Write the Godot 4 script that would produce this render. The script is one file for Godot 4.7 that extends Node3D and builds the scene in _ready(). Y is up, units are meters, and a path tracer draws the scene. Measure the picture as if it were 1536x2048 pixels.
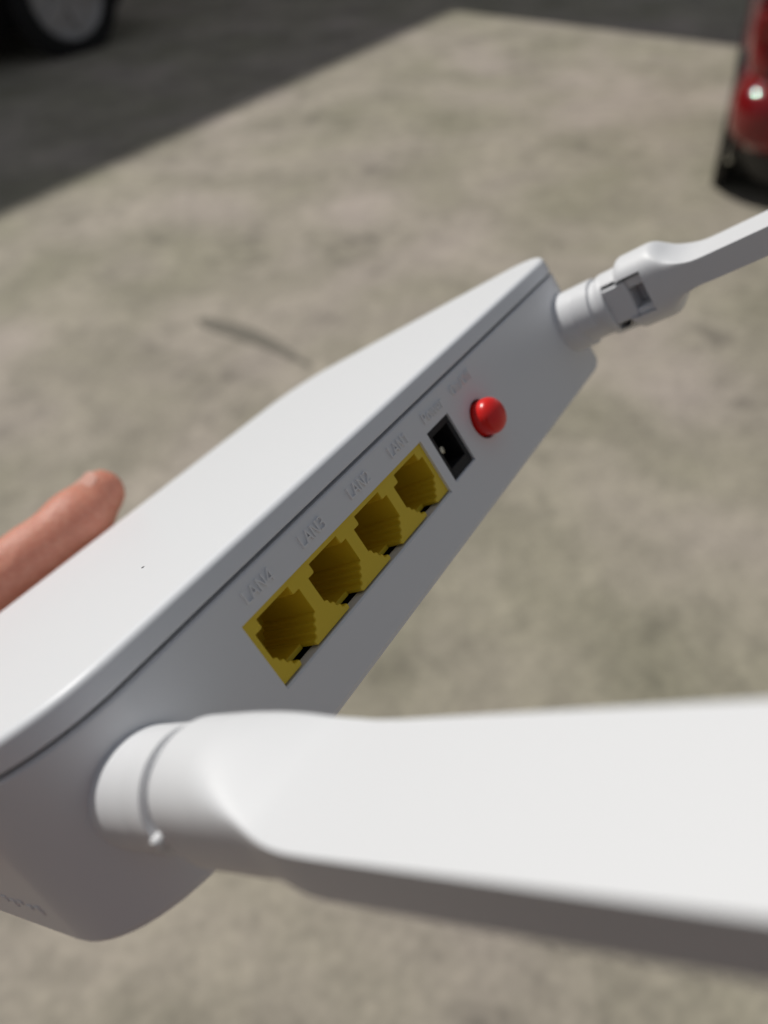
extends Node3D

# ---------------------------------------------------------------- numbers
const MM := 0.001
const CAM_H := 1.6
const PITCH := 43.0
const ROLL := 5.0
# pose of the router in the camera's axes (x right, y down, z forward), found from the photo
const RX := Vector3(0.50008244, -0.54779964, 0.67069599)
const RY := Vector3(-0.52755655, -0.80690238, -0.26569275)
const RZ := Vector3(0.68673258, -0.22096178, -0.692513)
const RT := Vector3(-15.0748648, 26.69901044, 120.77534533)
# sun in the router's axes: nearly square on the lid, just behind the port wall
const SUN_ROUTER := Vector3(0.10, 0.98, -0.13)

# router, millimetres: x along the port wall, y up, z out of the port wall
const X0 := -39.0
const X1 := 153.0
const DEPTH := 120.0
const YB := -10.6
const YSEAM := 17.6
const YTOP := 22.6
const RC := 20.0

var cam_basis: Basis      # columns: right, down, forward
var router_xf: Transform3D
var rng := RandomNumberGenerator.new()

# ---------------------------------------------------------------- mesh builder
class B:
	var v := PackedVector3Array()
	var t := PackedInt32Array()
	func p(a: Vector3) -> int:
		v.append(a)
		return v.size() - 1
	func tri(a: Vector3, b: Vector3, c: Vector3) -> void:
		var n := v.size()
		v.append(a); v.append(b); v.append(c)
		t.append(n); t.append(n + 1); t.append(n + 2)
	func quad(a: Vector3, b: Vector3, c: Vector3, d: Vector3) -> void:
		if not (a.is_equal_approx(b) or b.is_equal_approx(c) or a.is_equal_approx(c)): tri(a, b, c)
		if not (a.is_equal_approx(c) or c.is_equal_approx(d) or a.is_equal_approx(d)): tri(a, c, d)
	# rings of equal size, each counter-clockwise seen from the end the loft runs to
	func loft(r0: PackedVector3Array, r1: PackedVector3Array, skip := []) -> void:
		var n := r0.size()
		for i in n:
			if i in skip: continue
			var j := (i + 1) % n
			quad(r0[i], r0[j], r1[j], r1[i])
	func fan(r: PackedVector3Array, flip := false) -> void:
		var c := Vector3.ZERO
		for a in r: c += a
		c /= r.size()
		for i in r.size():
			var j := (i + 1) % r.size()
			if flip: tri(c, r[j], r[i])
			else: tri(c, r[i], r[j])
	func poly(r: PackedVector3Array, flat: PackedVector2Array, flip := false) -> void:
		var ix := Geometry2D.triangulate_polygon(flat)
		for k in range(0, ix.size(), 3):
			var a := ix[k]; var b := ix[k + 1]; var c := ix[k + 2]
			var area := (flat[b] - flat[a]).cross(flat[c] - flat[a])
			if (area < 0.0) != flip: tri(r[a], r[c], r[b])
			else: tri(r[a], r[b], r[c])
	func box(lo: Vector3, hi: Vector3, bev := 0.0) -> void:
		if bev <= 0.0:
			var q := func(a, b, c, d): quad(a, b, c, d)
			var P := func(x, y, z): return Vector3(hi.x if x else lo.x, hi.y if y else lo.y, hi.z if z else lo.z)
			q.call(P.call(0,0,1), P.call(1,0,1), P.call(1,1,1), P.call(0,1,1))
			q.call(P.call(1,0,0), P.call(0,0,0), P.call(0,1,0), P.call(1,1,0))
			q.call(P.call(1,0,1), P.call(1,0,0), P.call(1,1,0), P.call(1,1,1))
			q.call(P.call(0,0,0), P.call(0,0,1), P.call(0,1,1), P.call(0,1,0))
			q.call(P.call(0,1,1), P.call(1,1,1), P.call(1,1,0), P.call(0,1,0))
			q.call(P.call(0,0,0), P.call(1,0,0), P.call(1,0,1), P.call(0,0,1))
			return
		var ring := func(inset: float, z: float) -> PackedVector3Array:
			var o := PackedVector3Array()
			var x0 := lo.x + inset; var x1 := hi.x - inset; var y0 := lo.y + inset; var y1 := hi.y - inset
			var c := bev
			for w in [[x0 + c, y0], [x1 - c, y0], [x1, y0 + c], [x1, y1 - c], [x1 - c, y1], [x0 + c, y1], [x0, y1 - c], [x0, y0 + c]]:
				o.append(Vector3(w[0], w[1], z))
			return o
		var a: PackedVector3Array = ring.call(bev, lo.z); var b: PackedVector3Array = ring.call(0.0, lo.z + bev)
		var c2: PackedVector3Array = ring.call(0.0, hi.z - bev); var d: PackedVector3Array = ring.call(bev, hi.z)
		fan(a, true); loft(a, b); loft(b, c2); loft(c2, d); fan(d)
	# lathe round z through (cx, cy): profile of (radius, z), from low to high z gives an outward wall
	func lathe(prof: Array, cx := 0.0, cy := 0.0, n := 48, a0 := 0.0, a1 := TAU) -> void:
		for k in prof.size() - 1:
			var p0: Array = prof[k]; var p1: Array = prof[k + 1]
			for i in n:
				var u0 := a0 + (a1 - a0) * i / n; var u1 := a0 + (a1 - a0) * (i + 1) / n
				var f := func(p, u): return Vector3(cx + p[0] * cos(u), cy + p[0] * sin(u), p[1])
				quad(f.call(p0, u0), f.call(p0, u1), f.call(p1, u1), f.call(p1, u0))
	func mesh(scale: float, crease := 38.0) -> ArrayMesh:
		var nt := t.size() / 3
		var fn := PackedVector3Array(); fn.resize(nt)
		var at := {}
		for k in nt:
			var a := v[t[k * 3]]; var b := v[t[k * 3 + 1]]; var c := v[t[k * 3 + 2]]
			fn[k] = (b - a).cross(c - a)
			for j in 3:
				var q := Vector3i((v[t[k * 3 + j]] * (2000.0 if scale < 0.5 else 20000.0)).round())
				if not at.has(q): at[q] = PackedInt32Array()
				at[q].append(k)
		var ov := PackedVector3Array(); var on := PackedVector3Array()
		ov.resize(nt * 3); on.resize(nt * 3)
		var lim := cos(deg_to_rad(crease))
		for k in nt:
			var me := fn[k].normalized()
			for j in 3:
				var w := v[t[k * 3 + j]]
				var q := Vector3i((w * (2000.0 if scale < 0.5 else 20000.0)).round())
				var s := Vector3.ZERO
				for o in at[q]:
					if fn[o].normalized().dot(me) >= lim: s += fn[o]
				var i := k * 3 + (2 - j)      # clockwise fronts
				ov[i] = w * scale
				on[i] = s.normalized() if s.length_squared() > 1e-20 else me
		var arr := []
		arr.resize(Mesh.ARRAY_MAX)
		arr[Mesh.ARRAY_VERTEX] = ov
		arr[Mesh.ARRAY_NORMAL] = on
		var m := ArrayMesh.new()
		m.add_surface_from_arrays(Mesh.PRIMITIVE_TRIANGLES, arr)
		return m

# ---------------------------------------------------------------- scene helpers
func obj(called: String, b: B, m: Material, parent: Node = self, crease := 38.0, scale := MM) -> MeshInstance3D:
	var o := MeshInstance3D.new()
	o.name = called
	o.mesh = b.mesh(scale, crease)
	o.material_override = m
	o.name = free_name(called, parent)
	parent.add_child(o, true)
	return o

func free_name(called: String, parent: Node) -> String:
	if not parent.has_node(NodePath(called)): return called
	var k := 1
	while parent.has_node(NodePath("%s_%03d" % [called, k])): k += 1
	return "%s_%03d" % [called, k]

func thing(called: String, label: String, category: String, xf := Transform3D.IDENTITY, group := "") -> Node3D:
	var o := Node3D.new()
	o.name = free_name(called, self)
	add_child(o, true)
	o.transform = xf
	o.set_meta("label", label)
	o.set_meta("category", category)
	if group: o.set_meta("group", group)
	return o

func cam_point(u: float, w: float) -> Vector3:      # direction of a photo point, in the world
	return cam_basis * Vector3((u - 768.0) / 1574.63, (w - 1024.0) / 1574.63, 1.0)

func on_ground(u: float, w: float) -> Vector3:      # where on the ground a thing in the photo stands
	var d := cam_point(u, w)
	return Vector3(0, CAM_H, 0) + d * (-CAM_H / d.y)

# ---------------------------------------------------------------- materials
func lin(r: float, g: float, b: float) -> Color:
	return Color(r, g, b).linear_to_srgb()

func plain(c: Color, rough := 0.5, metal := 0.0) -> StandardMaterial3D:
	var m := StandardMaterial3D.new()
	m.albedo_color = c
	m.roughness = rough
	m.metallic = metal
	return m

func grain_normal(freq: float, bump: float, size := 512) -> NoiseTexture2D:
	var n := FastNoiseLite.new()
	n.seed = 11; n.noise_type = FastNoiseLite.TYPE_SIMPLEX_SMOOTH
	n.frequency = freq; n.fractal_octaves = 2
	var x := NoiseTexture2D.new()
	x.width = size; x.height = size; x.seamless = true
	x.as_normal_map = true; x.bump_strength = bump; x.noise = n
	return x

func plastic(c: Color, rough: float, grain := 0.0, per_m := 60.0) -> StandardMaterial3D:
	var m := plain(c, rough)
	if grain > 0.0:
		m.normal_enabled = true
		m.normal_texture = grain_normal(0.12, 2.0)
		m.normal_scale = grain
		m.uv1_triplanar = true
		m.uv1_scale = Vector3.ONE * per_m
	return m

func concrete() -> StandardMaterial3D:
	var side := 1024
	var layers := []
	for q in [[21, 0.006, 4], [22, 0.0065, 4], [23, 0.0022, 3], [24, 0.03, 3], [25, 0.14, 2]]:
		var n := FastNoiseLite.new()
		n.seed = q[0]; n.noise_type = FastNoiseLite.TYPE_SIMPLEX_SMOOTH
		n.frequency = q[1]; n.fractal_octaves = q[2]
		layers.append(n.get_seamless_image(side, side).get_data())
	var out := PackedByteArray(); out.resize(side * side * 3)
	for i in side * side:
		var a: float = layers[0][i] / 255.0 - 0.5
		var g: float = layers[1][i] / 255.0 - 0.5
		var big: float = layers[2][i] / 255.0 - 0.5
		var mid: float = layers[3][i] / 255.0 - 0.5
		var fine: float = layers[4][i] / 255.0 - 0.5
		var l := 1.0 + a * 0.13 + big * 0.10 + mid * 0.10 + fine * 0.14
		if a + mid * 0.5 < -0.30: l -= (-0.30 - a - mid * 0.5) * 0.4
		l += 0.05 * smoothstep(-0.05, 0.06, g + mid * 0.35) - 0.025
		var tint := 0.02 + (big * 0.7 + g * 0.5) * 0.14
		out[i * 3] = int(clampf(163.0 * l * (1.0 + tint * 0.16), 0, 255))
		out[i * 3 + 1] = int(clampf(155.5 * l * (1.0 - tint * 0.08), 0, 255))
		out[i * 3 + 2] = int(clampf(138.0 * l * (1.0 + tint * 0.55), 0, 255))
	var img := Image.create_from_data(side, side, false, Image.FORMAT_RGB8, out)
	img.generate_mipmaps()
	var m := StandardMaterial3D.new()
	m.albedo_texture = ImageTexture.create_from_image(img)
	m.roughness = 0.9
	m.uv1_triplanar = true
	m.uv1_world_triplanar = true
	m.uv1_scale = Vector3.ONE * 0.24
	m.uv1_offset = Vector3(0.13, 0, 0.31)
	m.normal_enabled = true
	m.normal_texture = grain_normal(0.05, 4.0, 1024)
	m.normal_scale = 0.2
	return m

# ---------------------------------------------------------------- outlines
func round_rect(x0: float, x1: float, z0: float, z1: float, r: float, y: float, seg := 14) -> PackedVector3Array:
	# seen from above (+y), counter-clockwise; point seg is the last of the +x+z corner ... z1 is the +z side
	var o := PackedVector3Array()
	for q in [[x1 - r, z1 - r, 0.0], [x1 - r, z0 + r, 1.0], [x0 + r, z0 + r, 2.0], [x0 + r, z1 - r, 3.0]]:
		for i in seg + 1:
			var a: float = (q[2] as float) * PI / 2 + PI / 2 * i / seg
			# angle 0 points to +z, then +x, so that the loop runs +z -> +x ... counter-clockwise from above
			o.append(Vector3(q[0] + r * sin(a) * 1.0, y, q[1] + r * cos(a)))
	return o

func case_ring(inset: float, y: float) -> PackedVector3Array:
	return round_rect(X0 + inset, X1 - inset, -DEPTH + inset, -inset, RC - inset, y)

# ---------------------------------------------------------------- router
func build_router() -> void:
	var white := plastic(lin(0.80, 0.805, 0.82), 0.42, 0.10, 90.0)
	var white_smooth := plastic(lin(0.765, 0.77, 0.785), 0.46, 0.05, 90.0)
	var yellow := plain(lin(0.78, 0.565, 0.030), 0.45)
	var black := plain(lin(0.006, 0.006, 0.007), 0.6)
	var red := plain(lin(0.80, 0.018, 0.014), 0.28)
	var r := thing("wifi_router", "white plastic router with two antennas, yellow ports and red button, held over concrete", "router", router_xf)

	# --- case: lofted round its outline; the flat port wall is left open and set in as a pierced sheet
	var b := B.new()
	var rings := [case_ring(1.0, YB), case_ring(0.45, YB + 0.2), case_ring(0.32, YB + 0.55), case_ring(0.3, YB + 0.85), case_ring(0.0, YB + 1.1), case_ring(0.0, YSEAM - 0.55), case_ring(0.16, YSEAM - 0.2), case_ring(0.5, YSEAM), case_ring(2.6, YSEAM), case_ring(2.6, YSEAM + 0.7)]
	var n: int = rings[0].size()
	for k in rings.size() - 1:
		b.loft(rings[k], rings[k + 1], [n - 1] if k == 4 else [])
	b.fan(rings[0], true)
	b.fan(rings[rings.size() - 1])
	var xa := X0 + RC; var xb := X1 - RC; var ya := YB + 1.1; var yb := YSEAM - 0.55
	var wall := func(x0, x1, y0, y1):
		b.quad(Vector3(x0, y0, 0), Vector3(x1, y0, 0), Vector3(x1, y1, 0), Vector3(x0, y1, 0))
	var hole := func(x0, x1, y0, y1, d):      # the thickness of the wall round an opening
		b.quad(Vector3(x0, y0, -0.27), Vector3(x0, y0, -d), Vector3(x1, y0, -d), Vector3(x1, y0, -0.27))
		b.quad(Vector3(x1, y1, 0), Vector3(x1, y1, -d), Vector3(x0, y1, -d), Vector3(x0, y1, 0))
		b.quad(Vector3(x0, y1, 0), Vector3(x0, y1, -d), Vector3(x0, y0, -d), Vector3(x0, y0, 0))
		b.quad(Vector3(x1, y0, 0), Vector3(x1, y0, -d), Vector3(x1, y1, -d), Vector3(x1, y1, 0))
	var lan_y := 11.65
	wall.call(xa, 0.0, ya, yb)
	wall.call(0.0, 57.0, ya, -0.7); b.quad(Vector3(0, -0.7, 0), Vector3(57, -0.7, 0), Vector3(57, -0.35, -0.3), Vector3(0, -0.35, -0.3)); wall.call(0.0, 57.0, lan_y + 0.1, yb); hole.call(0.0, 57.0, -0.35, lan_y + 0.1, 3.0)
	wall.call(57.0, 59.8, ya, yb)
	wall.call(59.8, 69.05, ya, -0.05); b.quad(Vector3(59.8, -0.05, 0), Vector3(69.05, -0.05, 0), Vector3(69.05, 0.23, -0.25), Vector3(59.8, 0.23, -0.25)); wall.call(59.8, 69.05, 11.86, yb); hole.call(59.8, 69.05, 0.23, 11.86, 3.0)
	wall.call(69.05, 72.2, ya, yb)
	wall.call(72.2, 85.2, ya, -1.5); wall.call(72.2, 85.2, 11.5, yb)
	wall.call(85.2, xb, ya, yb)
	var bc := Vector2(78.7, 5.0)
	var m := 48
	for i in m:
		var a0 := TAU * i / m; var a1 := TAU * (i + 1) / m
		var sq := func(a):
			var d := Vector2(cos(a), sin(a)); d /= maxf(absf(d.x), absf(d.y))
			return Vector3(bc.x + d.x * 6.5, bc.y + d.y * 6.5, 0)
		var ci := func(a, z): return Vector3(bc.x + 4.5 * cos(a), bc.y + 4.5 * sin(a), z)
		b.quad(ci.call(a0, 0.0), sq.call(a0), sq.call(a1), ci.call(a1, 0.0))
		b.quad(ci.call(a0, -3.0), ci.call(a0, 0.0), ci.call(a1, 0.0), ci.call(a1, -3.0))
	obj("case", b, white, r, 30.0)

	# --- lid, with the rounded rim that catches the sun
	b = B.new()
	var y0 := YSEAM + 0.7
	rings = [case_ring(3.0, y0), case_ring(0.45, y0), case_ring(0.15, y0 + 0.18), case_ring(0.08, y0 + 0.45), case_ring(0.25, YTOP - 1.4)]
	for k in range(1, 9):
		var a := PI / 2 * k / 8.0
		rings.append(case_ring(0.25 + 1.4 * (1.0 - cos(a)), YTOP - 1.4 + 1.4 * sin(a)))
	for k in rings.size() - 1: b.loft(rings[k], rings[k + 1])
	b.fan(rings[rings.size() - 1]); b.fan(rings[0], true)
	obj("lid", b, plastic(lin(0.825, 0.838, 0.862), 0.40, 0.16, 90.0), r, 30.0)

	b = B.new()
	var sp := Vector3(9.8, YTOP, -31.7)
	b.box(sp + Vector3(-0.22, -0.1, -0.3), sp + Vector3(0.22, 0.12, 0.3), 0.05)
	obj("speck", b, plain(lin(0.06, 0.055, 0.05), 0.9), r)

	# --- dark board behind the openings
	b = B.new()
	b.box(Vector3(-4, -6, -34), Vector3(88, 15, -22))
	b.box(Vector3(-4, -6, -22), Vector3(88, -2.2, -4))
	obj("circuit_board", b, black, r)

	# --- four sockets
	for k in 4: build_port(r, 14.25 * k, yellow, black)

	# --- power jack
	b = B.new()
	var jx0 := 59.95; var jx1 := 68.9; var jy0 := 0.4; var jy1 := 11.7
	b.box(Vector3(jx0, jy1 - 1.4, -13), Vector3(jx1, jy1, -0.4), 0.15)
	b.box(Vector3(jx0, jy0, -13), Vector3(jx0 + 1.3, jy1 - 1.4, -0.4), 0.1)
	b.box(Vector3(jx1 - 1.3, jy0, -13), Vector3(jx1, jy1 - 1.4, -0.4), 0.1)
	b.box(Vector3(jx0 + 1.3, jy0, -13), Vector3(jx1 - 1.3, jy0 + 2.2, -0.4), 0.1)
	b.box(Vector3(jx0 + 1.3, jy0 + 2.2, -13), Vector3(jx1 - 1.3, jy1 - 1.4, -11))
	var jack := obj("power_jack", b, black, r)
	b = B.new()
	b.lathe([[1.0, -11.0], [1.0, -2.9], [0.75, -2.5], [0.0, -2.4]], 64.4, 6.1, 20)
	obj("contact_pin", b, plain(lin(0.72, 0.66, 0.52), 0.25, 1.0), jack)

	# --- red button
	b = B.new()
	b.lathe([[3.9, -3.0], [3.9, 0.6], [4.05, 1.2], [4.1, 1.9], [4.02, 2.7], [3.75, 3.4], [3.2, 4.05], [2.3, 4.55], [1.2, 4.82], [0.0, 4.9]], bc.x, bc.y, 48)
	obj("power_button", b, red, r, 50.0)

	# --- raised lettering
	var words := [["LAN4", 6.45, 14.55, 3.05], ["LAN3", 21.2, 14.55, 3.05], ["LAN2", 36.1, 14.55, 3.05], ["LAN1", 50.6, 14.55, 3.05], ["Power", 64.8, 14.55, 3.1], ["On/Off", 78.0, 14.55, 3.05]]
	for w in words:
		var tm := TextMesh.new()
		var f := SystemFont.new()
		f.font_names = PackedStringArray(["Droid Sans"])
		tm.font = f
		tm.text = w[0]
		tm.font_size = 96
		tm.pixel_size = 0.001
		var em := (w[3] as float) * MM / 0.096
		tm.depth = 0.8 * MM / em
		tm.curve_step = 2.0
		var o := MeshInstance3D.new()
		o.mesh = tm
		o.material_override = plain(lin(0.86, 0.86, 0.87), 0.25)
		o.name = free_name("lettering", r)
		r.add_child(o, true)
		o.transform = Transform3D(Basis.from_scale(Vector3.ONE * em), Vector3(w[1], w[2], 0.02) * MM)

	# --- faint raised marks on the near end wall
	for k in 12:
		b = B.new()
		var mz := -26.0 - 3.4 * k
		b.box(Vector3(X0 - 0.22, -5.4 + 0.5 * float(k % 3), mz), Vector3(X0 + 0.4, -3.6 - 0.35 * float(k % 2), mz + 1.9), 0.1)
		obj("raised_mark", b, white, r)

	# --- the two antennas
	build_antenna(r, -24.0, 1.0, white_smooth)
	build_antenna(r, 134.0, -1.0, white_smooth)

func build_port(r: Node3D, x: float, yellow: Material, black: Material) -> void:
	var w := 14.25; var h := 11.65
	var o := PackedVector2Array()
	for q in [[0, 0], [4.9, 0], [5.2, 0.25], [5.2, 0.75], [4.95, 1.0], [4.2, 1.0], [3.95, 1.25], [3.95, 1.75], [3.7, 2.0], [3.35, 2.0], [3.1, 2.25], [3.1, 2.85], [2.85, 3.1], [2.5, 3.1], [2.25, 3.35], [2.25, 3.9], [2.0, 4.15], [1.5, 4.3], [1.5, 9.0], [3.0, 9.0], [3.25, 9.25], [3.25, 10.65], [11.35, 10.65], [11.35, 9.25], [11.6, 9.0], [12.9, 9.0], [12.9, 4.3], [12.4, 4.15], [12.15, 3.9], [12.15, 3.35], [11.9, 3.1], [11.55, 3.1], [11.3, 2.85], [11.3, 2.25], [11.05, 2.0], [10.7, 2.0], [10.45, 1.75], [10.45, 1.25], [10.2, 1.0], [9.7, 1.0], [9.45, 0.75], [9.45, 0.25], [9.75, 0], [w, 0], [w, h], [0, h]]:
		o.append(Vector2(q[0] + x, q[1]))
	var front := -0.6; var back := -15.0
	var b := B.new()
	var inn := PackedVector2Array()          # the lip of the opening is eased by a small chamfer
	var nn := o.size()
	for i in nn:
		var p := o[i]
		if i > 1 and i < nn - 4:
			var e0 := (p - o[i - 1]).normalized(); var e1 := (o[(i + 1) % nn] - p).normalized()
			var nrm := (Vector2(-e0.y, e0.x) + Vector2(-e1.y, e1.x))
			p += nrm.normalized() * 0.12
		inn.append(p)
	var f := PackedVector3Array(); var f2 := PackedVector3Array(); var k := PackedVector3Array(); var fc := PackedVector3Array()
	for i in nn:
		fc.append(Vector3(inn[i].x, inn[i].y, front))
		f2.append(Vector3(o[i].x, o[i].y, front - 0.22))
		k.append(Vector3(o[i].x, o[i].y, back))
	b.poly(fc, inn)
	b.loft(f2, fc); b.loft(k, f2)
	# back wall, floor of the latch slot and a small stop on the back wall
	b.box(Vector3(x + 0.02, 0.05, back - 1.5), Vector3(x + w - 0.02, h - 0.02, back))
	b.box(Vector3(x + 5.25, 0.05, back), Vector3(x + 9.4, 0.95, -4.2), 0.12)
	b.box(Vector3(x + 6.6, 5.2, back), Vector3(x + 7.7, 6.2, back + 1.2), 0.15)
	var port := obj("lan_socket", b, yellow, r, 25.0)
	# eight spring contacts under the roof
	for c in 8:
		b = B.new()
		var cx := x + 3.7 + 1.02 * c
		b.quad(Vector3(cx - 0.2, 10.4, -6.0), Vector3(cx + 0.2, 10.4, -6.0), Vector3(cx + 0.2, 6.2, -13.5), Vector3(cx - 0.2, 6.2, -13.5))
		b.quad(Vector3(cx - 0.2, 6.5, -13.5), Vector3(cx + 0.2, 6.5, -13.5), Vector3(cx + 0.2, 10.7, -6.0), Vector3(cx - 0.2, 10.7, -6.0))
		obj("contact", b, plain(lin(0.50, 0.36, 0.10), 0.4, 0.0), port)

func build_antenna(r: Node3D, cx: float, open_side: float, mat: Material) -> void:
	var cy := 4.6
	# fixed mount that grows out of the case; its lower half is cut back
	var b := B.new()
	b.lathe([[8.0, -17.0], [8.0, 4.9], [7.8, 5.2], [6.0, 5.2]], cx, cy, 64)
	var a0 := -0.25; var a1 := PI + 0.25
	b.lathe([[6.4, 5.25], [8.0, 5.25], [8.0, 9.5], [7.9, 9.8], [7.7, 9.9], [6.4, 9.9]], cx, cy, 40, a0, a1)
	for q in [[a0, false], [a1, true]]:
		var pts := []
		for p in [[6.4, 5.25], [8.0, 5.25], [8.0, 9.5], [7.7, 9.9], [6.4, 9.9]]:
			pts.append(Vector3(cx + p[0] * cos(q[0]), cy + p[0] * sin(q[0]), p[1]))
		for i in range(1, 4):
			if q[1]: b.tri(pts[0], pts[i + 1], pts[i])
			else: b.tri(pts[0], pts[i], pts[i + 1])
	obj("antenna_mount", b, mat, r, 40.0)
	# paddle with the fork of the hinge, closed on one side
	b = B.new()
	var rad := 8.7
	var seg := 180
	var drop := Vector2(-0.9, -0.25) if open_side > 0.0 else Vector2.ZERO
	var start := 20.3 if open_side > 0.0 else 25.5
	# where along the length the round hinge is scooped down to the flat paddle
	var half_y := func(z: float) -> float:
		if open_side > 0.0:
			var d := 9.1 - (z - 20.2) * 0.50 - 2.95
			return 2.95 + 0.5 * (d + sqrt(d * d + 1.2))
		var w := pow(smoothstep(start, 37.5, z), 0.55 if open_side > 0.0 else 0.8)
		return 1.0 / lerpf(1.0 / 60.0, 1.0 / 2.95, w)
	var tall := 0.0 if open_side > 0.0 else 1.0
	var shaped := func(p: Vector2, hy: float, ex: float, z: float) -> Vector3:
		var k := 1.0 - smoothstep(29.0, 40.0, z)
		var q := absf(p.y) / hy
		var y := p.y / pow(1.0 + pow(q, ex), 1.0 / ex)
		var hx := lerpf(8.25, 7.5 if tall > 0.0 else 8.6, k)
		var ex2 := lerpf(22.0, 9.0, k)
		var x := p.x / pow(1.0 + pow(absf(p.x) / hx, ex2), 1.0 / ex2)
		return Vector3(cx + drop.x * (1.0 - k) + x, cy + drop.y * (1.0 - k) + y * (1.0 + 0.07 * k * tall) + 0.4 * k * tall, z)
	var ring := func(rr: float, hy: float, ex: float, z: float) -> PackedVector3Array:
		var o := PackedVector3Array()
		for i in seg:
			var a := TAU * i / seg
			o.append(shaped.call(Vector2(cos(a), sin(a)) * rr, hy, ex, z))
		return o
	var prev := PackedVector3Array()
	var zs := []
	for k in 32:
		var z := 24.8 + k * 0.5
		zs.append([lerpf(8.7, 9.6, smoothstep(30.0, 40.0, z)), half_y.call(z), lerpf(9.0 if open_side > 0.0 else 3.2, 18.0, pow(smoothstep(start + 4.0, 39.0, z), 1.5)), z])
	zs += [[9.6, 2.95, 20.0, 42.0], [9.6, 2.95, 22.0, 60.0], [9.6, 2.95, 22.0, 90.0], [9.6, 2.9, 22.0, 120.0], [9.3, 2.8, 22.0, 172.0], [7.6, 2.4, 12.0, 177.0], [6.4, 2.1, 8.0, 180.0], [4.0, 1.4, 6.0, 181.5]]
	for q in zs:
		var now: PackedVector3Array = ring.call(q[0], q[1], q[2], q[3])
		if prev.is_empty(): b.fan(now, true)
		else: b.loft(prev, now)
		prev = now
	b.fan(prev)
	# the fork: a disc with a slot open on one side
	var flat := PackedVector2Array()
	var up := 5.1; var dn := -4.45
	var ia := asin(up / rad); var ib := asin(dn / rad)
	var count := 60
	for i in count + 1:
		var a := ia + (TAU + ib - ia) * i / count
		flat.append(Vector2(cos(a) * rad, sin(a) * rad))
	flat.append(Vector2(-3.2, dn)); flat.append(Vector2(-3.2, up))
	if open_side < 0.0:
		var mir := PackedVector2Array()
		for i in range(flat.size() - 1, -1, -1): mir.append(Vector2(-flat[i].x, flat[i].y))
		flat = mir
	var cf := []
	var zf := 12.5 if open_side > 0.0 else 18.0
	for q in [[0.86, zf], [0.93, zf + 0.2], [0.975, zf + 0.7], [1.0, zf + 1.4], [1.0, 20.5], [1.0, 21.5], [1.0, 22.5], [1.0, 23.5], [1.0, 24.8]]:
		var o := PackedVector3Array()
		for p in flat:
			if p.length() > rad - 0.1: o.append(shaped.call(p * (q[0] as float), half_y.call(q[1]), 9.0 if open_side > 0.0 else 3.2, q[1]))
			else: o.append(Vector3(cx + p.x, cy + p.y, q[1]))
		cf.append(o)
	var flat0 := PackedVector2Array()
	for p in cf[0]: flat0.append(Vector2(p.x, p.y))
	b.poly(cf[0], flat0, true)
	for k in cf.size() - 1: b.loft(cf[k], cf[k + 1])
	var ant := obj("antenna", b, mat, r, 34.0)
	# swivel collar and neck
	b = B.new()
	b.lathe([[7.1, 5.0], [7.1, 11.7], [7.4, 11.75], [7.8, 12.0], [7.95, 12.5], [7.95, 13.6], [7.7, 14.0], [6.2, 14.1]] if open_side < 0.0 else [[6.9, 5.0], [6.9, 13.4], [5.0, 13.5]], cx, cy, 64)
	if open_side < 0.0: b.lathe([[7.95, 14.0], [8.0, 17.9], [0.0, 17.95]], cx, cy, 60, 0.85 if open_side > 0.0 else -PI + 0.85, TAU - 0.85 if open_side > 0.0 else PI - 0.85)
	if open_side > 0.0: b.box(Vector3(cx - 8.55, cy - 0.4, 10.3), Vector3(cx - 6.6, cy + 0.9, 12.0), 0.3)
	obj("antenna_collar", b, mat, ant, 40.0)
	# knuckle between the prongs, with the dark recess
	b = B.new()
	var s := open_side
	var fx := cx + 6.2 * s; var bx := cx - 2.8 * s
	var box := func(xa2, xb2, y0, y1, z0, z1, bev):
		b.box(Vector3(minf(xa2, xb2), cy + y0, z0), Vector3(maxf(xa2, xb2), cy + y1, z1), bev)
	box.call(bx, fx, -4.3, 5.0, 13.9, 20.2, 0.35)
	box.call(bx, fx, -4.3, -2.6, 20.2, 24.7, 0.3)
	box.call(bx, fx - 6.0 * s, -2.58, 5.0, 20.22, 24.7, 0.2)
	box.call(bx, fx - 0.9 * s, 2.7, 5.0, 20.22, 24.7, 0.2)
	obj("hinge_knuckle", b, mat, ant)

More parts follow.
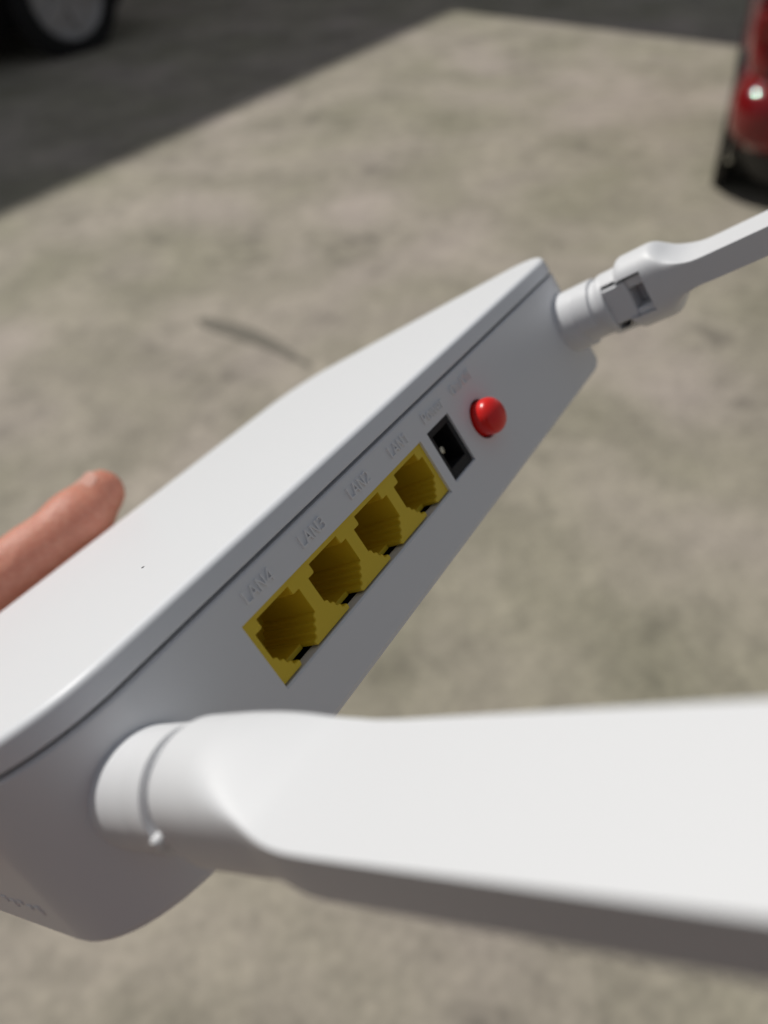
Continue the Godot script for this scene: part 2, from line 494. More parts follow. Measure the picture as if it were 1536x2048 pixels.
# ---------------------------------------------------------------- hand
func surface_nets(bones: Array, lo: Vector3, hi: Vector3, cell: float, soft: float) -> B:
	var nx := int(ceil((hi.x - lo.x) / cell)) + 1; var ny := int(ceil((hi.y - lo.y) / cell)) + 1; var nz := int(ceil((hi.z - lo.z) / cell)) + 1
	var f := PackedFloat32Array(); f.resize(nx * ny * nz); f.fill(50.0)
	for q in bones:
		var a: Vector3 = q[0]; var c: Vector3 = q[1]; var ra: float = q[2]; var rb: float = q[3]
		var pad := maxf(ra, rb) + 3.0 * cell + soft
		var l := (Vector3(minf(a.x, c.x), minf(a.y, c.y), minf(a.z, c.z)) - Vector3.ONE * pad - lo) / cell
		var u := (Vector3(maxf(a.x, c.x), maxf(a.y, c.y), maxf(a.z, c.z)) + Vector3.ONE * pad - lo) / cell
		var d := c - a; var dd := maxf(d.length_squared(), 1e-6)
		for k in range(maxi(0, int(l.z)), mini(nz, int(u.z) + 1)):
			for j in range(maxi(0, int(l.y)), mini(ny, int(u.y) + 1)):
				for i in range(maxi(0, int(l.x)), mini(nx, int(u.x) + 1)):
					var p := lo + Vector3(i, j, k) * cell - a
					var h := clampf(p.dot(d) / dd, 0.0, 1.0)
					var v := (p - d * h).length() - lerpf(ra, rb, h)
					var at := (k * ny + j) * nx + i
					var o := f[at]
					var m := maxf(soft - absf(o - v), 0.0) / soft
					f[at] = minf(o, v) - m * m * soft * 0.25
	var b := B.new()
	var ids := {}
	var pts := PackedVector3Array()
	for k in nz - 1:
		for j in ny - 1:
			for i in nx - 1:
				var base := (k * ny + j) * nx + i
				var neg := 0
				var c8 := [f[base], f[base + 1], f[base + nx], f[base + nx + 1], f[base + nx * ny], f[base + nx * ny + 1], f[base + nx * ny + nx], f[base + nx * ny + nx + 1]]
				for x in c8: if x < 0.0: neg += 1
				if neg == 0 or neg == 8: continue
				var s := Vector3.ZERO; var n := 0
				for e in [[0, 1], [2, 3], [4, 5], [6, 7], [0, 2], [1, 3], [4, 6], [5, 7], [0, 4], [1, 5], [2, 6], [3, 7]]:
					var fa: float = c8[e[0]]; var fb: float = c8[e[1]]
					if (fa < 0.0) == (fb < 0.0): continue
					var w := fa / (fa - fb)
					var pa := Vector3(e[0] & 1, (e[0] >> 1) & 1, (e[0] >> 2) & 1); var pb := Vector3(e[1] & 1, (e[1] >> 1) & 1, (e[1] >> 2) & 1)
					s += pa.lerp(pb, w); n += 1
				ids[base] = pts.size()
				pts.append(lo + (Vector3(i, j, k) + s / n) * cell)
	for base in ids:
		var i: int = base % nx; var j: int = (base / nx) % ny; var k: int = base / (nx * ny)
		for ax in 3:
			var step: int = [1, nx, nx * ny][ax]
			var o1: int = [nx, nx * ny, 1][ax]; var o2: int = [nx * ny, 1, nx][ax]
			if [j, k, i][ax] == 0 or [k, i, j][ax] == 0: continue
			var fa := f[base]; var fb := f[base + step]
			if (fa < 0.0) == (fb < 0.0): continue
			if not (ids.has(base - o1) and ids.has(base - o2) and ids.has(base - o1 - o2)): continue
			var q := [pts[ids[base]], pts[ids[base - o1]], pts[ids[base - o1 - o2]], pts[ids[base - o2]]]
			if fa < 0.0: b.quad(q[0], q[1], q[2], q[3])
			else: b.quad(q[3], q[2], q[1], q[0])
	return b

func moved(b: B, xf: Transform3D) -> B:
	for i in b.v.size(): b.v[i] = xf * b.v[i]
	return b

func joined(a: B, b: B) -> B:
	var n := a.v.size()
	a.v.append_array(b.v)
	for i in b.t: a.t.append(i + n)
	return a

func left_hand() -> Array:            # bones in the router's millimetres, then the thumb's joints
	var wrist := Vector3(-70, -12, -150)
	var bones := []
	var t: Array[Vector3] = [Vector3(-40, -8, -146), Vector3(4, 27.5, -138.0), Vector3(38, 28.0, -133.0), Vector3(53, 28.6, -131.0), Vector3(66.2, 31.6, -131.6)]
	bones.append([wrist + Vector3(4, 6, -4), t[0], 14.0, 14.5])
	bones.append([t[0], t[1], 14.5, 13.2]); bones.append([t[1], t[2], 12.6, 9.0]); bones.append([t[2], t[3], 8.7, 9.5]); bones.append([t[3], t[4], 9.5, 7.4])
	var roots := [Vector3(14, -21, -120), Vector3(16, -21.5, -101), Vector3(12, -21.5, -83), Vector3(4, -21, -67)]
	var lens := [[38, 23, 18], [42, 26, 19], [39, 24, 18], [31, 18, 16]]
	var rs := [9.0, 9.0, 8.7, 7.8]
	for k in 4:
		var d := Vector3(1.0, 0, [-0.02, 0.03, 0.06, 0.08][k]).normalized()
		var p0: Vector3 = roots[k]
		var r0: float = rs[k]
		bones.append([wrist + Vector3(2 + 3 * k, 0, -4 + 4 * k), p0, 12.0, r0 + 1.4])
		var p1: Vector3 = p0 + d * lens[k][0] + Vector3(0, -3, 0)
		var p2: Vector3 = p1 + d * lens[k][1] + Vector3(0, 2.6, 0)
		var p3: Vector3 = p2 + d * lens[k][2] + Vector3(0, 3.4, 0)
		bones.append([p0, p1, r0 + 0.6, r0]); bones.append([p1, p2, r0, r0 - 0.9]); bones.append([p2, p3, r0 - 0.9, r0 - 1.8])
	bones.append([wrist + Vector3(10, -2, 6), Vector3(-8, -21, -98), 12.0, 10.5])
	return [bones, t, wrist]

func right_hand(wrist: Vector3) -> Array:      # raised, fingers up beside the camera, metres
	var bones := []
	for k in 4:
		var z := 0.030 - 0.020 * k
		var p0 := wrist + Vector3(0.005, 0.085, z)
		var l: Array = [[0.040, 0.025, 0.02], [0.044, 0.028, 0.02], [0.041, 0.026, 0.02], [0.032, 0.02, 0.018]][k]
		var p1 := p0 + Vector3(-0.006, l[0], z * 0.1)
		var p2 := p1 + Vector3(-0.014, l[1] * 0.9, 0)
		var p3 := p2 + Vector3(-0.015, l[2] * 0.5, 0)
		bones.append([wrist, p0, 0.017, 0.0105]); bones.append([p0, p1, 0.0098, 0.009]); bones.append([p1, p2, 0.009, 0.008]); bones.append([p2, p3, 0.008, 0.0068])
	var t0 := wrist + Vector3(-0.012, 0.035, 0.034); var t1 := t0 + Vector3(-0.016, 0.033, 0.014); var t2 := t1 + Vector3(-0.012, 0.027, 0.0)
	bones.append([wrist + Vector3(0, 0.01, 0.01), t0, 0.017, 0.014]); bones.append([t0, t1, 0.0125, 0.0105]); bones.append([t1, t2, 0.010, 0.0078])
	return bones

func build_person() -> void:
	var skin := plain(lin(0.56, 0.21, 0.135), 0.55)
	skin.subsurf_scatter_enabled = true
	skin.subsurf_scatter_strength = 0.14
	skin.normal_enabled = true
	skin.normal_texture = grain_normal(0.06, 3.0)
	skin.normal_scale = 0.6
	skin.albedo_color = Color.WHITE
	var sn := FastNoiseLite.new()
	sn.seed = 31; sn.frequency = 0.02; sn.fractal_octaves = 4
	var st := NoiseTexture2D.new()
	st.width = 512; st.height = 512; st.seamless = true; st.noise = sn
	var ramp := Gradient.new()
	ramp.set_color(0, lin(0.55, 0.19, 0.125)); ramp.set_color(1, lin(0.70, 0.33, 0.23))
	st.color_ramp = ramp
	skin.albedo_texture = st
	skin.uv1_triplanar = true
	skin.uv1_scale = Vector3.ONE * 40.0
	var base := Vector3(-0.17, 0.0, 0.36)
	var p := thing("person", "person standing by the camera, holding the router with a thumb over its front edge", "person", Transform3D(Basis.IDENTITY, base))
	var to_local := Transform3D(Basis.IDENTITY, -base) * router_xf * Transform3D(Basis.from_scale(Vector3.ONE * MM), Vector3.ZERO)
	var lh := left_hand()
	var t: Array[Vector3] = lh[1]
	var w_mm: Vector3 = lh[2]
	var lw: Vector3 = to_local * w_mm
	var le := Vector3(-0.235, 1.17, -0.27); var ls := Vector3(-0.185, 1.40, -0.02)
	var rs := Vector3(0.185, 1.40, 0.0); var re := Vector3(0.30, 1.15, -0.09); var rw := Vector3(0.235, 1.42, -0.245)
	# hand in its own fine grid, with the end of the forearm
	var inv := to_local.affine_inverse()
	var hb: Array = lh[0]
	hb.append([w_mm, inv * lw.lerp(le, 0.28), 15.5, 19.5])
	var body := moved(surface_nets(hb, Vector3(-150, -70, -215), Vector3(112, 52, -45), 2.5, 4.5), to_local)
	var hold := Transform3D(Basis(cam_basis.x, -cam_basis.y, -cam_basis.z), Vector3(0, CAM_H, 0) - base)
	rw = hold * Vector3(0.030, -0.225, 0.03)
	joined(body, moved(surface_nets(right_hand(Vector3.ZERO), Vector3(-0.09, -0.04, -0.08), Vector3(0.06, 0.24, 0.1), 0.004, 0.008), Transform3D(hold.basis, rw)))
	# the body; the skin runs on under the clothes
	var limbs := [
		[Vector3(0, 0.95, 0.0), Vector3(0, 1.16, -0.02), 0.135, 0.128], [Vector3(-0.07, 1.28, -0.01), Vector3(0.07, 1.28, -0.01), 0.125, 0.125], [Vector3(-0.12, 1.37, 0.0), Vector3(0.12, 1.37, 0.0), 0.07, 0.07],
		[Vector3(0, 1.38, 0.0), Vector3(0, 1.49, -0.02), 0.062, 0.056],
		[Vector3(-0.09, 0.90, 0), Vector3(-0.10, 0.49, -0.01), 0.088, 0.058], [Vector3(-0.10, 0.49, -0.01), Vector3(-0.105, 0.09, 0.03), 0.058, 0.038],
		[Vector3(0.09, 0.90, 0), Vector3(0.11, 0.49, -0.02), 0.088, 0.058], [Vector3(0.11, 0.49, -0.02), Vector3(0.12, 0.09, 0.02), 0.058, 0.038],
		[ls, le, 0.054, 0.042], [le, lw, 0.042, 0.020], [rs, re, 0.054, 0.042], [re, rw, 0.042, 0.024],
	]
	joined(body, surface_nets(limbs, Vector3(-0.46, 0.04, -0.56), Vector3(0.36, 1.56, 0.2), 0.016, 0.03))
	var head := [
		[Vector3(0, 1.60, -0.035), Vector3(0, 1.615, -0.005), 0.083, 0.088], [Vector3(0, 1.53, -0.075), Vector3(0, 1.58, -0.06), 0.052, 0.066], [Vector3(0, 1.49, -0.085), Vector3(0, 1.50, -0.08), 0.028, 0.03],
		[Vector3(0, 1.585, -0.118), Vector3(0, 1.55, -0.138), 0.009, 0.014], [Vector3(-0.02, 1.512, -0.116), Vector3(0.02, 1.512, -0.116), 0.010, 0.010], [Vector3(0, 1.43, -0.01), Vector3(0, 1.52, -0.035), 0.056, 0.054],
	]
	for e in [-1.0, 1.0]:
		head.append([Vector3(e * 0.085, 1.585, -0.02), Vector3(e * 0.09, 1.555, -0.025), 0.014, 0.009])
		head.append([Vector3(e * 0.018, 1.60, -0.112), Vector3(e * 0.045, 1.60, -0.10), 0.010, 0.010])
	joined(body, surface_nets(head, Vector3(-0.12, 1.40, -0.17), Vector3(0.12, 1.73, 0.11), 0.006, 0.014))
	obj("body", body, skin, p, 180.0, 1.0)
	# thumbnail
	var b := B.new()
	var axis := (t[4] - t[3]).normalized()
	var view := Vector3(-0.46, 0.06, 0.89)
	var out := view.cross(axis).normalized() + view * 0.22
	out = (out - axis * out.dot(axis)).normalized()
	var side := axis.cross(out)
	var c := t[4] - axis * 3.0
	var rows := []
	for i in 9:
		var row := PackedVector3Array()
		var u := -10.5 + 15.2 * i / 8.0
		var rn := 8.05 - 0.155 * u if u < 3.0 else sqrt(7.4 * 7.4 - (u - 3.0) * (u - 3.0)) + 0.4
		var wide := 0.95 * sqrt(maxf(0.0, 1.0 - pow(absf(u + 2.9) / 7.9, 5.0)))
		for j in 9:
			var a := (j - 4) / 4.0 * wide
			row.append(c + axis * u + (out * cos(a) + side * sin(a)) * rn)
		rows.append(row)
	for i in 8:
		for j in 8: b.quad(rows[i][j], rows[i][j + 1], rows[i + 1][j + 1], rows[i + 1][j])
	obj("thumbnail", moved(b, to_local), plain(lin(0.72, 0.40, 0.32), 0.3), p, 180.0, 1.0)
	# eyes, hair, clothes and shoes
	for e in [-1.0, 1.0]:
		b = B.new()
		for k in 8:
			for i in 12:
				var f := func(u, w): return Vector3(e * 0.031, 1.585, -0.102) + Vector3(sin(u) * cos(w), cos(u), sin(u) * sin(w)) * 0.0125
				b.quad(f.call(PI * k / 8, TAU * i / 12), f.call(PI * k / 8, TAU * (i + 1) / 12), f.call(PI * (k + 1) / 8, TAU * (i + 1) / 12), f.call(PI * (k + 1) / 8, TAU * i / 12))
		obj("eye", b, plain(lin(0.5, 0.48, 0.45), 0.15), p, 180.0, 1.0)
	var hair := [[Vector3(0, 1.635, -0.02), Vector3(0, 1.63, 0.015), 0.089, 0.094], [Vector3(0, 1.60, 0.03), Vector3(0, 1.54, 0.035), 0.08, 0.06], [Vector3(-0.05, 1.665, -0.07), Vector3(0.05, 1.665, -0.07), 0.04, 0.04]]
	obj("hair", surface_nets(hair, Vector3(-0.13, 1.44, -0.16), Vector3(0.13, 1.76, 0.16), 0.01, 0.02), plain(lin(0.012, 0.010, 0.009), 0.5), p, 180.0, 1.0)
	var shirt := []
	for k in [0, 1, 2]: shirt.append([limbs[k][0], limbs[k][1], limbs[k][2] + 0.012, limbs[k][3] + 0.012])
	shirt.append([Vector3(-0.05, 0.90, 0), Vector3(0.05, 0.90, 0), 0.125, 0.125])
	for q in [[8, 1.0], [9, 0.55], [10, 1.0], [11, 0.55]]:
		var l: Array = limbs[q[0]]
		shirt.append([l[0], (l[0] as Vector3).lerp(l[1], q[1]), l[2] + 0.013, lerpf(l[2], l[3], q[1]) + 0.014])
	obj("shirt", surface_nets(shirt, Vector3(-0.5, 0.72, -0.56), Vector3(0.4, 1.48, 0.2), 0.016, 0.03), plain(lin(0.050, 0.028, 0.026), 0.9), p, 180.0, 1.0)
	var legs := []
	for k in range(4, 8): legs.append([limbs[k][0], limbs[k][1], limbs[k][2] + 0.014, limbs[k][3] + 0.022])
	legs.append([Vector3(-0.06, 0.92, 0), Vector3(0.06, 0.92, 0), 0.118, 0.118])
	obj("trousers", surface_nets(legs, Vector3(-0.28, 0.03, -0.18), Vector3(0.28, 1.06, 0.18), 0.016, 0.03), plain(lin(0.02, 0.022, 0.03), 0.9), p, 180.0, 1.0)
	for e in [-1.0, 1.0]:
		var sh := [[Vector3(e * 0.112, 0.048, 0.05), Vector3(e * 0.125, 0.042, -0.10), 0.046, 0.040], [Vector3(e * 0.112, 0.05, 0.03), Vector3(e * 0.112, 0.10, 0.03), 0.046, 0.046]]
		obj("shoe", surface_nets(sh, Vector3(e * 0.112 - 0.1, -0.02, -0.2), Vector3(e * 0.112 + 0.1, 0.2, 0.14), 0.01, 0.02), plain(lin(0.03, 0.03, 0.03), 0.6), p, 180.0, 1.0)

# ---------------------------------------------------------------- cars
func wheel(parent: Node3D, x: float, z: float, side: float, rad: float, rim_r: float, tyre_m: Material, rim_m: Material) -> void:
	var b := B.new()
	# built round z, then turned so that its face looks along +-x
	b.lathe([[rim_r, -0.09], [rad - 0.03, -0.09], [rad, -0.06], [rad, 0.06], [rad - 0.03, 0.09], [rim_r + 0.01, 0.085], [rim_r, 0.06]], 0, 0, 40)
	var ty := obj("wheel", b, tyre_m, parent, 40.0, 1.0)
	ty.position = Vector3(x, rad, z)
	ty.rotation.y = PI / 2 * side
	b = B.new()
	b.lathe([[rim_r, -0.05], [rim_r, 0.07], [rim_r - 0.015, 0.082], [rim_r - 0.03, 0.07], [rim_r - 0.05, 0.045], [0.0, 0.035]], 0, 0, 40)
	for k in 5:
		var a := TAU * k / 5
		var d := Vector3(cos(a), sin(a), 0); var e := Vector3(-sin(a), cos(a), 0)
		var q := []
		for w in [[0.03, 0.06, 0.06], [0.03, -0.06, 0.06], [rim_r - 0.02, -0.045, 0.075], [rim_r - 0.02, 0.045, 0.075]]:
			q.append(d * w[0] + e * w[1] + Vector3(0, 0, w[2]))
		b.quad(q[1], q[2], q[3], q[0])
		for i in 4:
			var j := (i + 1) % 4
			b.quad(q[i], q[j], q[j] - Vector3(0, 0, 0.045), q[i] - Vector3(0, 0, 0.045))
	b.lathe([[0.07, 0.0], [0.07, 0.066], [0.05, 0.076], [0.0, 0.078]], 0, 0, 24)
	obj("rim", b, rim_m, ty, 40.0, 1.0)

func car(called: String, label: String, xf: Transform3D, paint: Material, s: float, low_roof := 1.0, inset := 0.03) -> Node3D:
	# rear face at z = 0, the car runs towards -z; 1.6 wide, 3.7 long before scaling
	var c := thing(called, label, "car", xf)
	var black := plain(lin(0.010, 0.010, 0.011), 0.6)
	var glass := plain(lin(0.03, 0.032, 0.032), 0.06)
	var rub := plain(lin(0.012, 0.012, 0.012), 0.85)
	var rimm := plain(lin(0.40, 0.39, 0.38), 0.45, 0.15)
	var ring := func(y: float, hw: float, zr: float, zf: float, r: float) -> PackedVector3Array:
		return round_rect(-hw * s, hw * s, zf * s, zr * s, r * s, y * s, 8)
	var stack := func(list: Array) -> B:
		var b := B.new()
		var prev := PackedVector3Array()
		for q in list:
			var now: PackedVector3Array = ring.call(q[0], q[1], q[2], q[3], q[4])
			if prev.is_empty(): b.fan(now, true)
			else: b.loft(prev, now)
			prev = now
		b.fan(prev)
		return b
	obj("sill", stack.call([[0.16, 0.64, -0.14, -3.5, 0.2], [0.26, 0.71, -0.07, -3.6, 0.24], [0.34, 0.76, -0.03, -3.65, 0.26]]), black, c, 30.0, s / s)
	obj("body", stack.call([[0.345, 0.765, -0.03, -3.66, 0.26], [0.40, 0.79, -0.01, -3.69, 0.26], [0.50, 0.805, 0.0, -3.7, 0.26], [0.56, 0.798, -0.012, -3.69, 0.26], [0.60, 0.782, -0.035, -3.67, 0.25], [0.63, 0.76, -0.075, -3.64, 0.23], [0.645, 0.735, -0.12, -3.62, 0.2], [0.70, 0.77, -0.135, -3.6, 0.2], [0.80, 0.775, -0.15, -3.5, 0.2], [0.90, 0.77, -0.18, -2.95, 0.2], [0.95, 0.755, -0.20, -2.75, 0.2]]), paint, c, 75.0, 1.0)
	var ry := func(y: float) -> float: return 0.95 + (y - 0.95) * low_roof
	obj("windows", stack.call([[0.95, 0.735, -0.225, -2.70, 0.18], [ry.call(1.40), 0.60, -0.45, -2.0, 0.18]]), glass, c, 30.0, 1.0)
	obj("roof", stack.call([[ry.call(1.40), 0.615, -0.43, -2.02, 0.18], [ry.call(1.435), 0.605, -0.45, -2.0, 0.18], [ry.call(1.465), 0.56, -0.52, -1.93, 0.16], [ry.call(1.48), 0.45, -0.65, -1.8, 0.12]]), paint, c, 40.0, 1.0)
	# roof pillars
	for q in [[-0.30, -0.53], [-1.45, -1.30], [-2.60, -1.95]]:
		for e in [-1.0, 1.0]:
			var b := B.new()
			var lo := Vector3(e * 0.742, 0.95, q[0]) * s; var hi := Vector3(e * 0.612, ry.call(1.40), q[1]) * s
			var w := 0.07 * s
			var r0 := PackedVector3Array([lo + Vector3(-w * 0.4, 0, w), lo + Vector3(w * 0.4, 0, w), lo + Vector3(w * 0.4, 0, -w), lo + Vector3(-w * 0.4, 0, -w)])
			var r1 := PackedVector3Array([hi + Vector3(-w * 0.4, 0, w), hi + Vector3(w * 0.4, 0, w), hi + Vector3(w * 0.4, 0, -w), hi + Vector3(-w * 0.4, 0, -w)])
			b.loft(r0, r1)
			obj("pillar", b, paint, c, 30.0, 1.0)
	for e in [-1.0, 1.0]:
		var b := B.new()
		var lo := Vector3(e * 0.66, 0.95, -0.21) * s; var hi := Vector3(e * 0.535, ry.call(1.40), -0.44) * s
		var w := 0.075 * s
		b.loft(PackedVector3Array([lo + Vector3(-w, 0, 0.02), lo + Vector3(w, 0, 0.02), lo + Vector3(w, 0, -0.05), lo + Vector3(-w, 0, -0.05)]), PackedVector3Array([hi + Vector3(-w, 0, 0.02), hi + Vector3(w, 0, 0.02), hi + Vector3(w, 0, -0.05), hi + Vector3(-w, 0, -0.05)]))
		obj("rear_pillar", b, paint, c, 30.0, 1.0)
	# rear trim, lamps and plate
	var bx := func(called2: String, lo: Vector3, hi: Vector3, m: Material):
		var b := B.new()
		b.box(lo * s, hi * s, 0.012 * s)
		obj(called2, b, m, c, 30.0, 1.0)
	bx.call("trim_strip", Vector3(-0.62, 0.725, -0.16), Vector3(0.62, 0.785, -0.105), plain(lin(0.55, 0.50, 0.46), 0.3, 0.7))
	bx.call("bumper_gap", Vector3(-0.66, 0.645, -0.18), Vector3(0.66, 0.705, -0.115), black)
	bx.call("plate", Vector3(-0.24, 0.44, -0.05), Vector3(0.24, 0.55, 0.012), plain(lin(0.6, 0.6, 0.55), 0.5))
	for e in [-1.0, 1.0]:
		bx.call("tail_lamp", Vector3(e * 0.70 - 0.055, 0.80, -0.22), Vector3(e * 0.70 + 0.055, 0.93, -0.15), plain(lin(0.25, 0.01, 0.01), 0.15))
		bx.call("head_lamp", Vector3(e * 0.58 - 0.12, 0.64, -3.655), Vector3(e * 0.58 + 0.12, 0.76, -3.55), plain(lin(0.6, 0.6, 0.6), 0.1))
		bx.call("door_mirror", Vector3(e * 0.77 - 0.07, 0.93, -2.42), Vector3(e * 0.77 + 0.07, 1.04, -2.30), paint)
		bx.call("door_handle", Vector3(e * 0.775 - 0.012, 0.80, -1.40), Vector3(e * 0.775 + 0.012, 0.825, -1.25), black)
		for z in [-0.68, -3.02]:
			var b := B.new()
			b.lathe([[0.0, -0.02], [0.345 * s, -0.02], [0.345 * s, 0.02], [0.0, 0.02]], 0, 0, 36)
			b.box(Vector3(-0.33, -0.10, -0.30) * s, Vector3(0.33, 0.25, -0.03) * s)
			var arch := obj("wheel_arch", b, black, c, 40.0, 1.0)
			arch.position = Vector3(e * (0.80 * s - 0.012), 0.31 * s, z * s)
			arch.rotation.y = PI / 2 * e
			wheel(c, e * (0.80 * s - inset), z * s, e, 0.31 * s, 0.235 * s, rub, rimm)
	return c

# ---------------------------------------------------------------- buildings that cast the shade
func building(called: String, label: String, corner: Vector3, along: Vector3, length: float, away: Vector3, high: float, wall_m: Material) -> void:
	# corner: foot of the wall under one end of the roof edge; along / away are level unit vectors
	var xf := Transform3D(Basis(along, Vector3.UP, along.cross(Vector3.UP)), corner)
	var t := thing(called, label, "building", xf)
	var sgn := signf(away.dot(along.cross(Vector3.UP)))
	var deep := 7.0
	var b := B.new()
	b.box(Vector3(0, 0, minf(0, sgn * deep)), Vector3(length, high - 0.3, maxf(0, sgn * deep)))
	var wl := obj("wall", b, wall_m, t, 30.0, 1.0)
	b = B.new()
	b.box(Vector3(-0.0, high - 0.3, minf(0, sgn * deep)), Vector3(length, high, maxf(0, sgn * deep)), 0.03)
	obj("roof", b, plain(lin(0.30, 0.28, 0.25), 0.9), t, 30.0, 1.0)
	var frame := plain(lin(0.5, 0.48, 0.44), 0.6); var pane := plain(lin(0.02, 0.025, 0.03), 0.08)
	var x := 1.2
	while x + 1.4 < length:
		for y in [1.0, 3.9]:
			if y + 1.4 > high - 0.5: continue
			b = B.new()
			b.box(Vector3(x, y, -0.06), Vector3(x + 1.2, y + 1.3, 0.06), 0.02)
			var fr := obj("window", b, frame, wl, 30.0, 1.0)
			b = B.new()
			b.box(Vector3(x + 0.08, y + 0.08, -0.075), Vector3(x + 0.57, y + 1.22, 0.075))
			b.box(Vector3(x + 0.63, y + 0.08, -0.075), Vector3(x + 1.12, y + 1.22, 0.075))
			obj("window_pane", b, pane, wl, 30.0, 1.0)
		x += 2.6

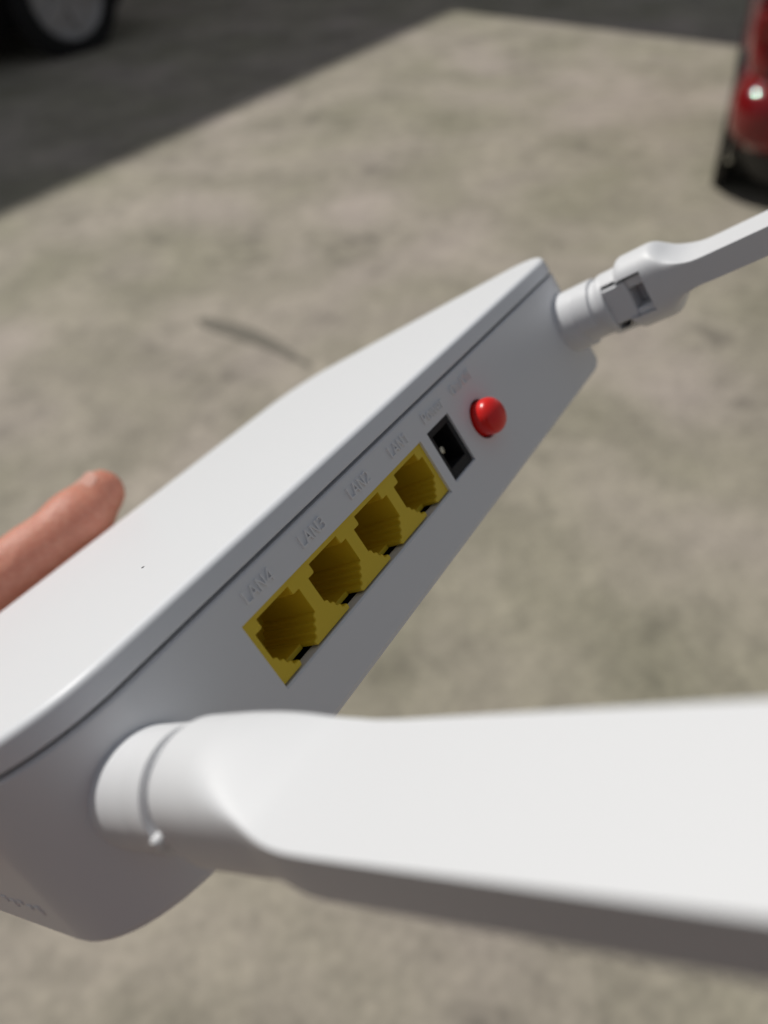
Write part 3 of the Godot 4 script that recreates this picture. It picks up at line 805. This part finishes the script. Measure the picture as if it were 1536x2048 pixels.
# ---------------------------------------------------------------- scene
func _ready() -> void:
	rng.seed = 5
	# camera
	var th := deg_to_rad(PITCH); var ro := deg_to_rad(ROLL)
	var fwd := Vector3(0, -sin(th), -cos(th)); var down := Vector3(0, -cos(th), sin(th)); var rt := Vector3.RIGHT
	cam_basis = Basis(rt * cos(ro) + down * sin(ro), -rt * sin(ro) + down * cos(ro), fwd)
	router_xf = Transform3D(Basis(cam_basis * RX, cam_basis * RY, cam_basis * RZ).orthonormalized(), Vector3(0, CAM_H, 0) + cam_basis * RT * MM)
	var cam := Camera3D.new()
	cam.name = "camera"
	var at := CameraAttributesPhysical.new()
	at.frustum_focal_length = 12.0 / (1024.0 / 1574.63)
	at.frustum_near = 0.01
	at.frustum_far = 400.0
	at.frustum_focus_distance = 0.137
	at.exposure_aperture = 7.2
	add_child(cam)
	cam.attributes = at
	cam.transform = Transform3D(Basis(cam_basis.x, -cam_basis.y, -cam_basis.z), Vector3(0, CAM_H, 0))
	cam.current = true
	# sky, exposure
	var sky := Sky.new()
	var sm := ProceduralSkyMaterial.new()
	sm.sky_top_color = lin(0.275, 0.30, 0.345)
	sm.sky_horizon_color = lin(0.34, 0.345, 0.355)
	sm.ground_bottom_color = lin(0.16, 0.14, 0.12)
	sm.ground_horizon_color = lin(0.30, 0.28, 0.26)
	sm.sky_curve = 0.15
	sky.sky_material = sm
	var env := Environment.new()
	env.background_mode = Environment.BG_SKY
	env.sky = sky
	env.background_energy_multiplier = 0.60
	env.tonemap_mode = Environment.TONE_MAPPER_LINEAR
	env.tonemap_exposure = 1.0
	env.sdfgi_enabled = true
	env.ssao_enabled = true
	env.ssil_enabled = true
	var we := WorldEnvironment.new()
	we.name = "world_environment"
	we.environment = env
	add_child(we)
	# sun
	var sun_dir := (router_xf.basis * SUN_ROUTER).normalized()
	var sun := DirectionalLight3D.new()
	sun.name = "sun"
	sun.light_energy = 0.97
	sun.light_color = Color(1.0, 0.99, 0.97)
	sun.light_angular_distance = 0.5
	sun.shadow_enabled = true
	add_child(sun)
	sun.look_at_from_position(Vector3.ZERO, -sun_dir, Vector3.UP)

	# ground
	var gb := B.new()
	gb.quad(Vector3(-150, 0, 150), Vector3(150, 0, 150), Vector3(150, 0, -150), Vector3(-150, 0, -150))
	var g := obj("ground", gb, concrete(), self, 30.0, 1.0)
	g.set_meta("kind", "structure")
	g.set_meta("label", "sunlit patchy beige concrete yard")

	# buildings whose roof edges throw the shade across the yard
	var hb := 11.0
	var off := sun_dir * (hb / sun_dir.y); off.y = 0.0
	var p0 := on_ground(0, 440) + off; var pc := on_ground(945, 10) + off; var p1 := on_ground(1460, 77) + off
	var d0 := (p0 - pc).normalized(); var d1 := (p1 - pc).normalized()
	var plaster := plain(lin(0.42, 0.38, 0.33), 0.9)
	building("house", "plastered house left of the yard whose roof shades the ground by the dark car", pc, d0, (p0 - pc).length() + 6.0, (d0 * -0.2 - d1).normalized(), hb, plaster)
	building("house", "plastered house at the far end of the yard beyond the red car", pc + d1 * 0.02, d1, (p1 - pc).length() + 5.0, (d1 * -0.2 - d0).normalized(), hb, plain(lin(0.48, 0.45, 0.40), 0.9))

	# dark car in the shade, red car in the sun
	var dark := plain(lin(0.008, 0.008, 0.009), 0.35)
	var wc := on_ground(162, 106)
	var dl := (on_ground(225, 88) - on_ground(0, 150)); dl.y = 0.0; dl = dl.normalized()
	var cb := Basis(Vector3.UP.cross(dl), Vector3.UP, dl)
	var s0 := 1.42
	car("dark_car", "dark car with silver wheels parked in the building's shade", Transform3D(cb, wc - cb * Vector3(-0.80 * s0, 0, -0.68 * s0)), dark, s0, 0.55)
	var paint := plain(lin(0.20, 0.006, 0.008), 0.25)
	paint.clearcoat_enabled = true; paint.clearcoat = 1.0; paint.clearcoat_roughness = 0.04; paint.metallic_specular = 0.2
	var rc := on_ground(1438, 430)
	var view := Vector3(rc.x, 0, rc.z).normalized()
	var rb := Basis(Vector3.UP, atan2(-view.x, -view.z) + 0.02)
	var s1 := 0.86
	car("red_car", "glossy red car standing on sunlit concrete with its bumper to the camera", Transform3D(rb, rc - rb * Vector3(-0.74 * s1, 0, -0.10 * s1)), paint, s1, 1.0, 0.15)

	build_router()
	build_person()

	# the phone that takes the picture: its lens sits at the camera's place
	var ph := thing("phone", "dark phone held upright facing the router's ports", "phone", Transform3D(cam.transform.basis, cam.transform.origin))
	var pb := B.new()
	pb.box(Vector3(-60, -132, 8), Vector3(14, 15, 15.5), 1.6)
	obj("shell", pb, plain(lin(0.012, 0.012, 0.014), 0.35), ph)
	pb = B.new()
	pb.box(Vector3(-58, -130, 15.5), Vector3(12, 13, 15.9), 0.15)
	obj("screen", pb, plain(lin(0.02, 0.02, 0.022), 0.08), ph)

	# dark streak on the concrete
	var sb := B.new()
	var a := on_ground(395, 640); var z := on_ground(625, 735)
	var ln := (z - a); var sd := ln.cross(Vector3.UP).normalized()
	var top := PackedVector3Array(); var low := PackedVector3Array()
	for i in 25:
		var w := i / 24.0
		var wd := 0.038 * sin(PI * pow(w, 0.6)) + 0.004
		var bend := sd * (-0.03 * sin(PI * w))
		top.append(a + ln * w + bend + sd * (wd + rng.randf_range(-0.005, 0.005)) + Vector3(0, 0.004, 0))
		low.append(a + ln * w + bend - sd * (wd + rng.randf_range(-0.005, 0.005)) + Vector3(0, 0.004, 0))
	for i in 24: sb.quad(low[i], low[i + 1], top[i + 1], top[i])
	var stain := obj("stain", sb, plain(lin(0.20, 0.18, 0.145), 0.9), self, 30.0, 1.0)
	stain.set_meta("label", "long thin dark stain on the concrete beyond the router's lid")
	stain.set_meta("category", "stain")
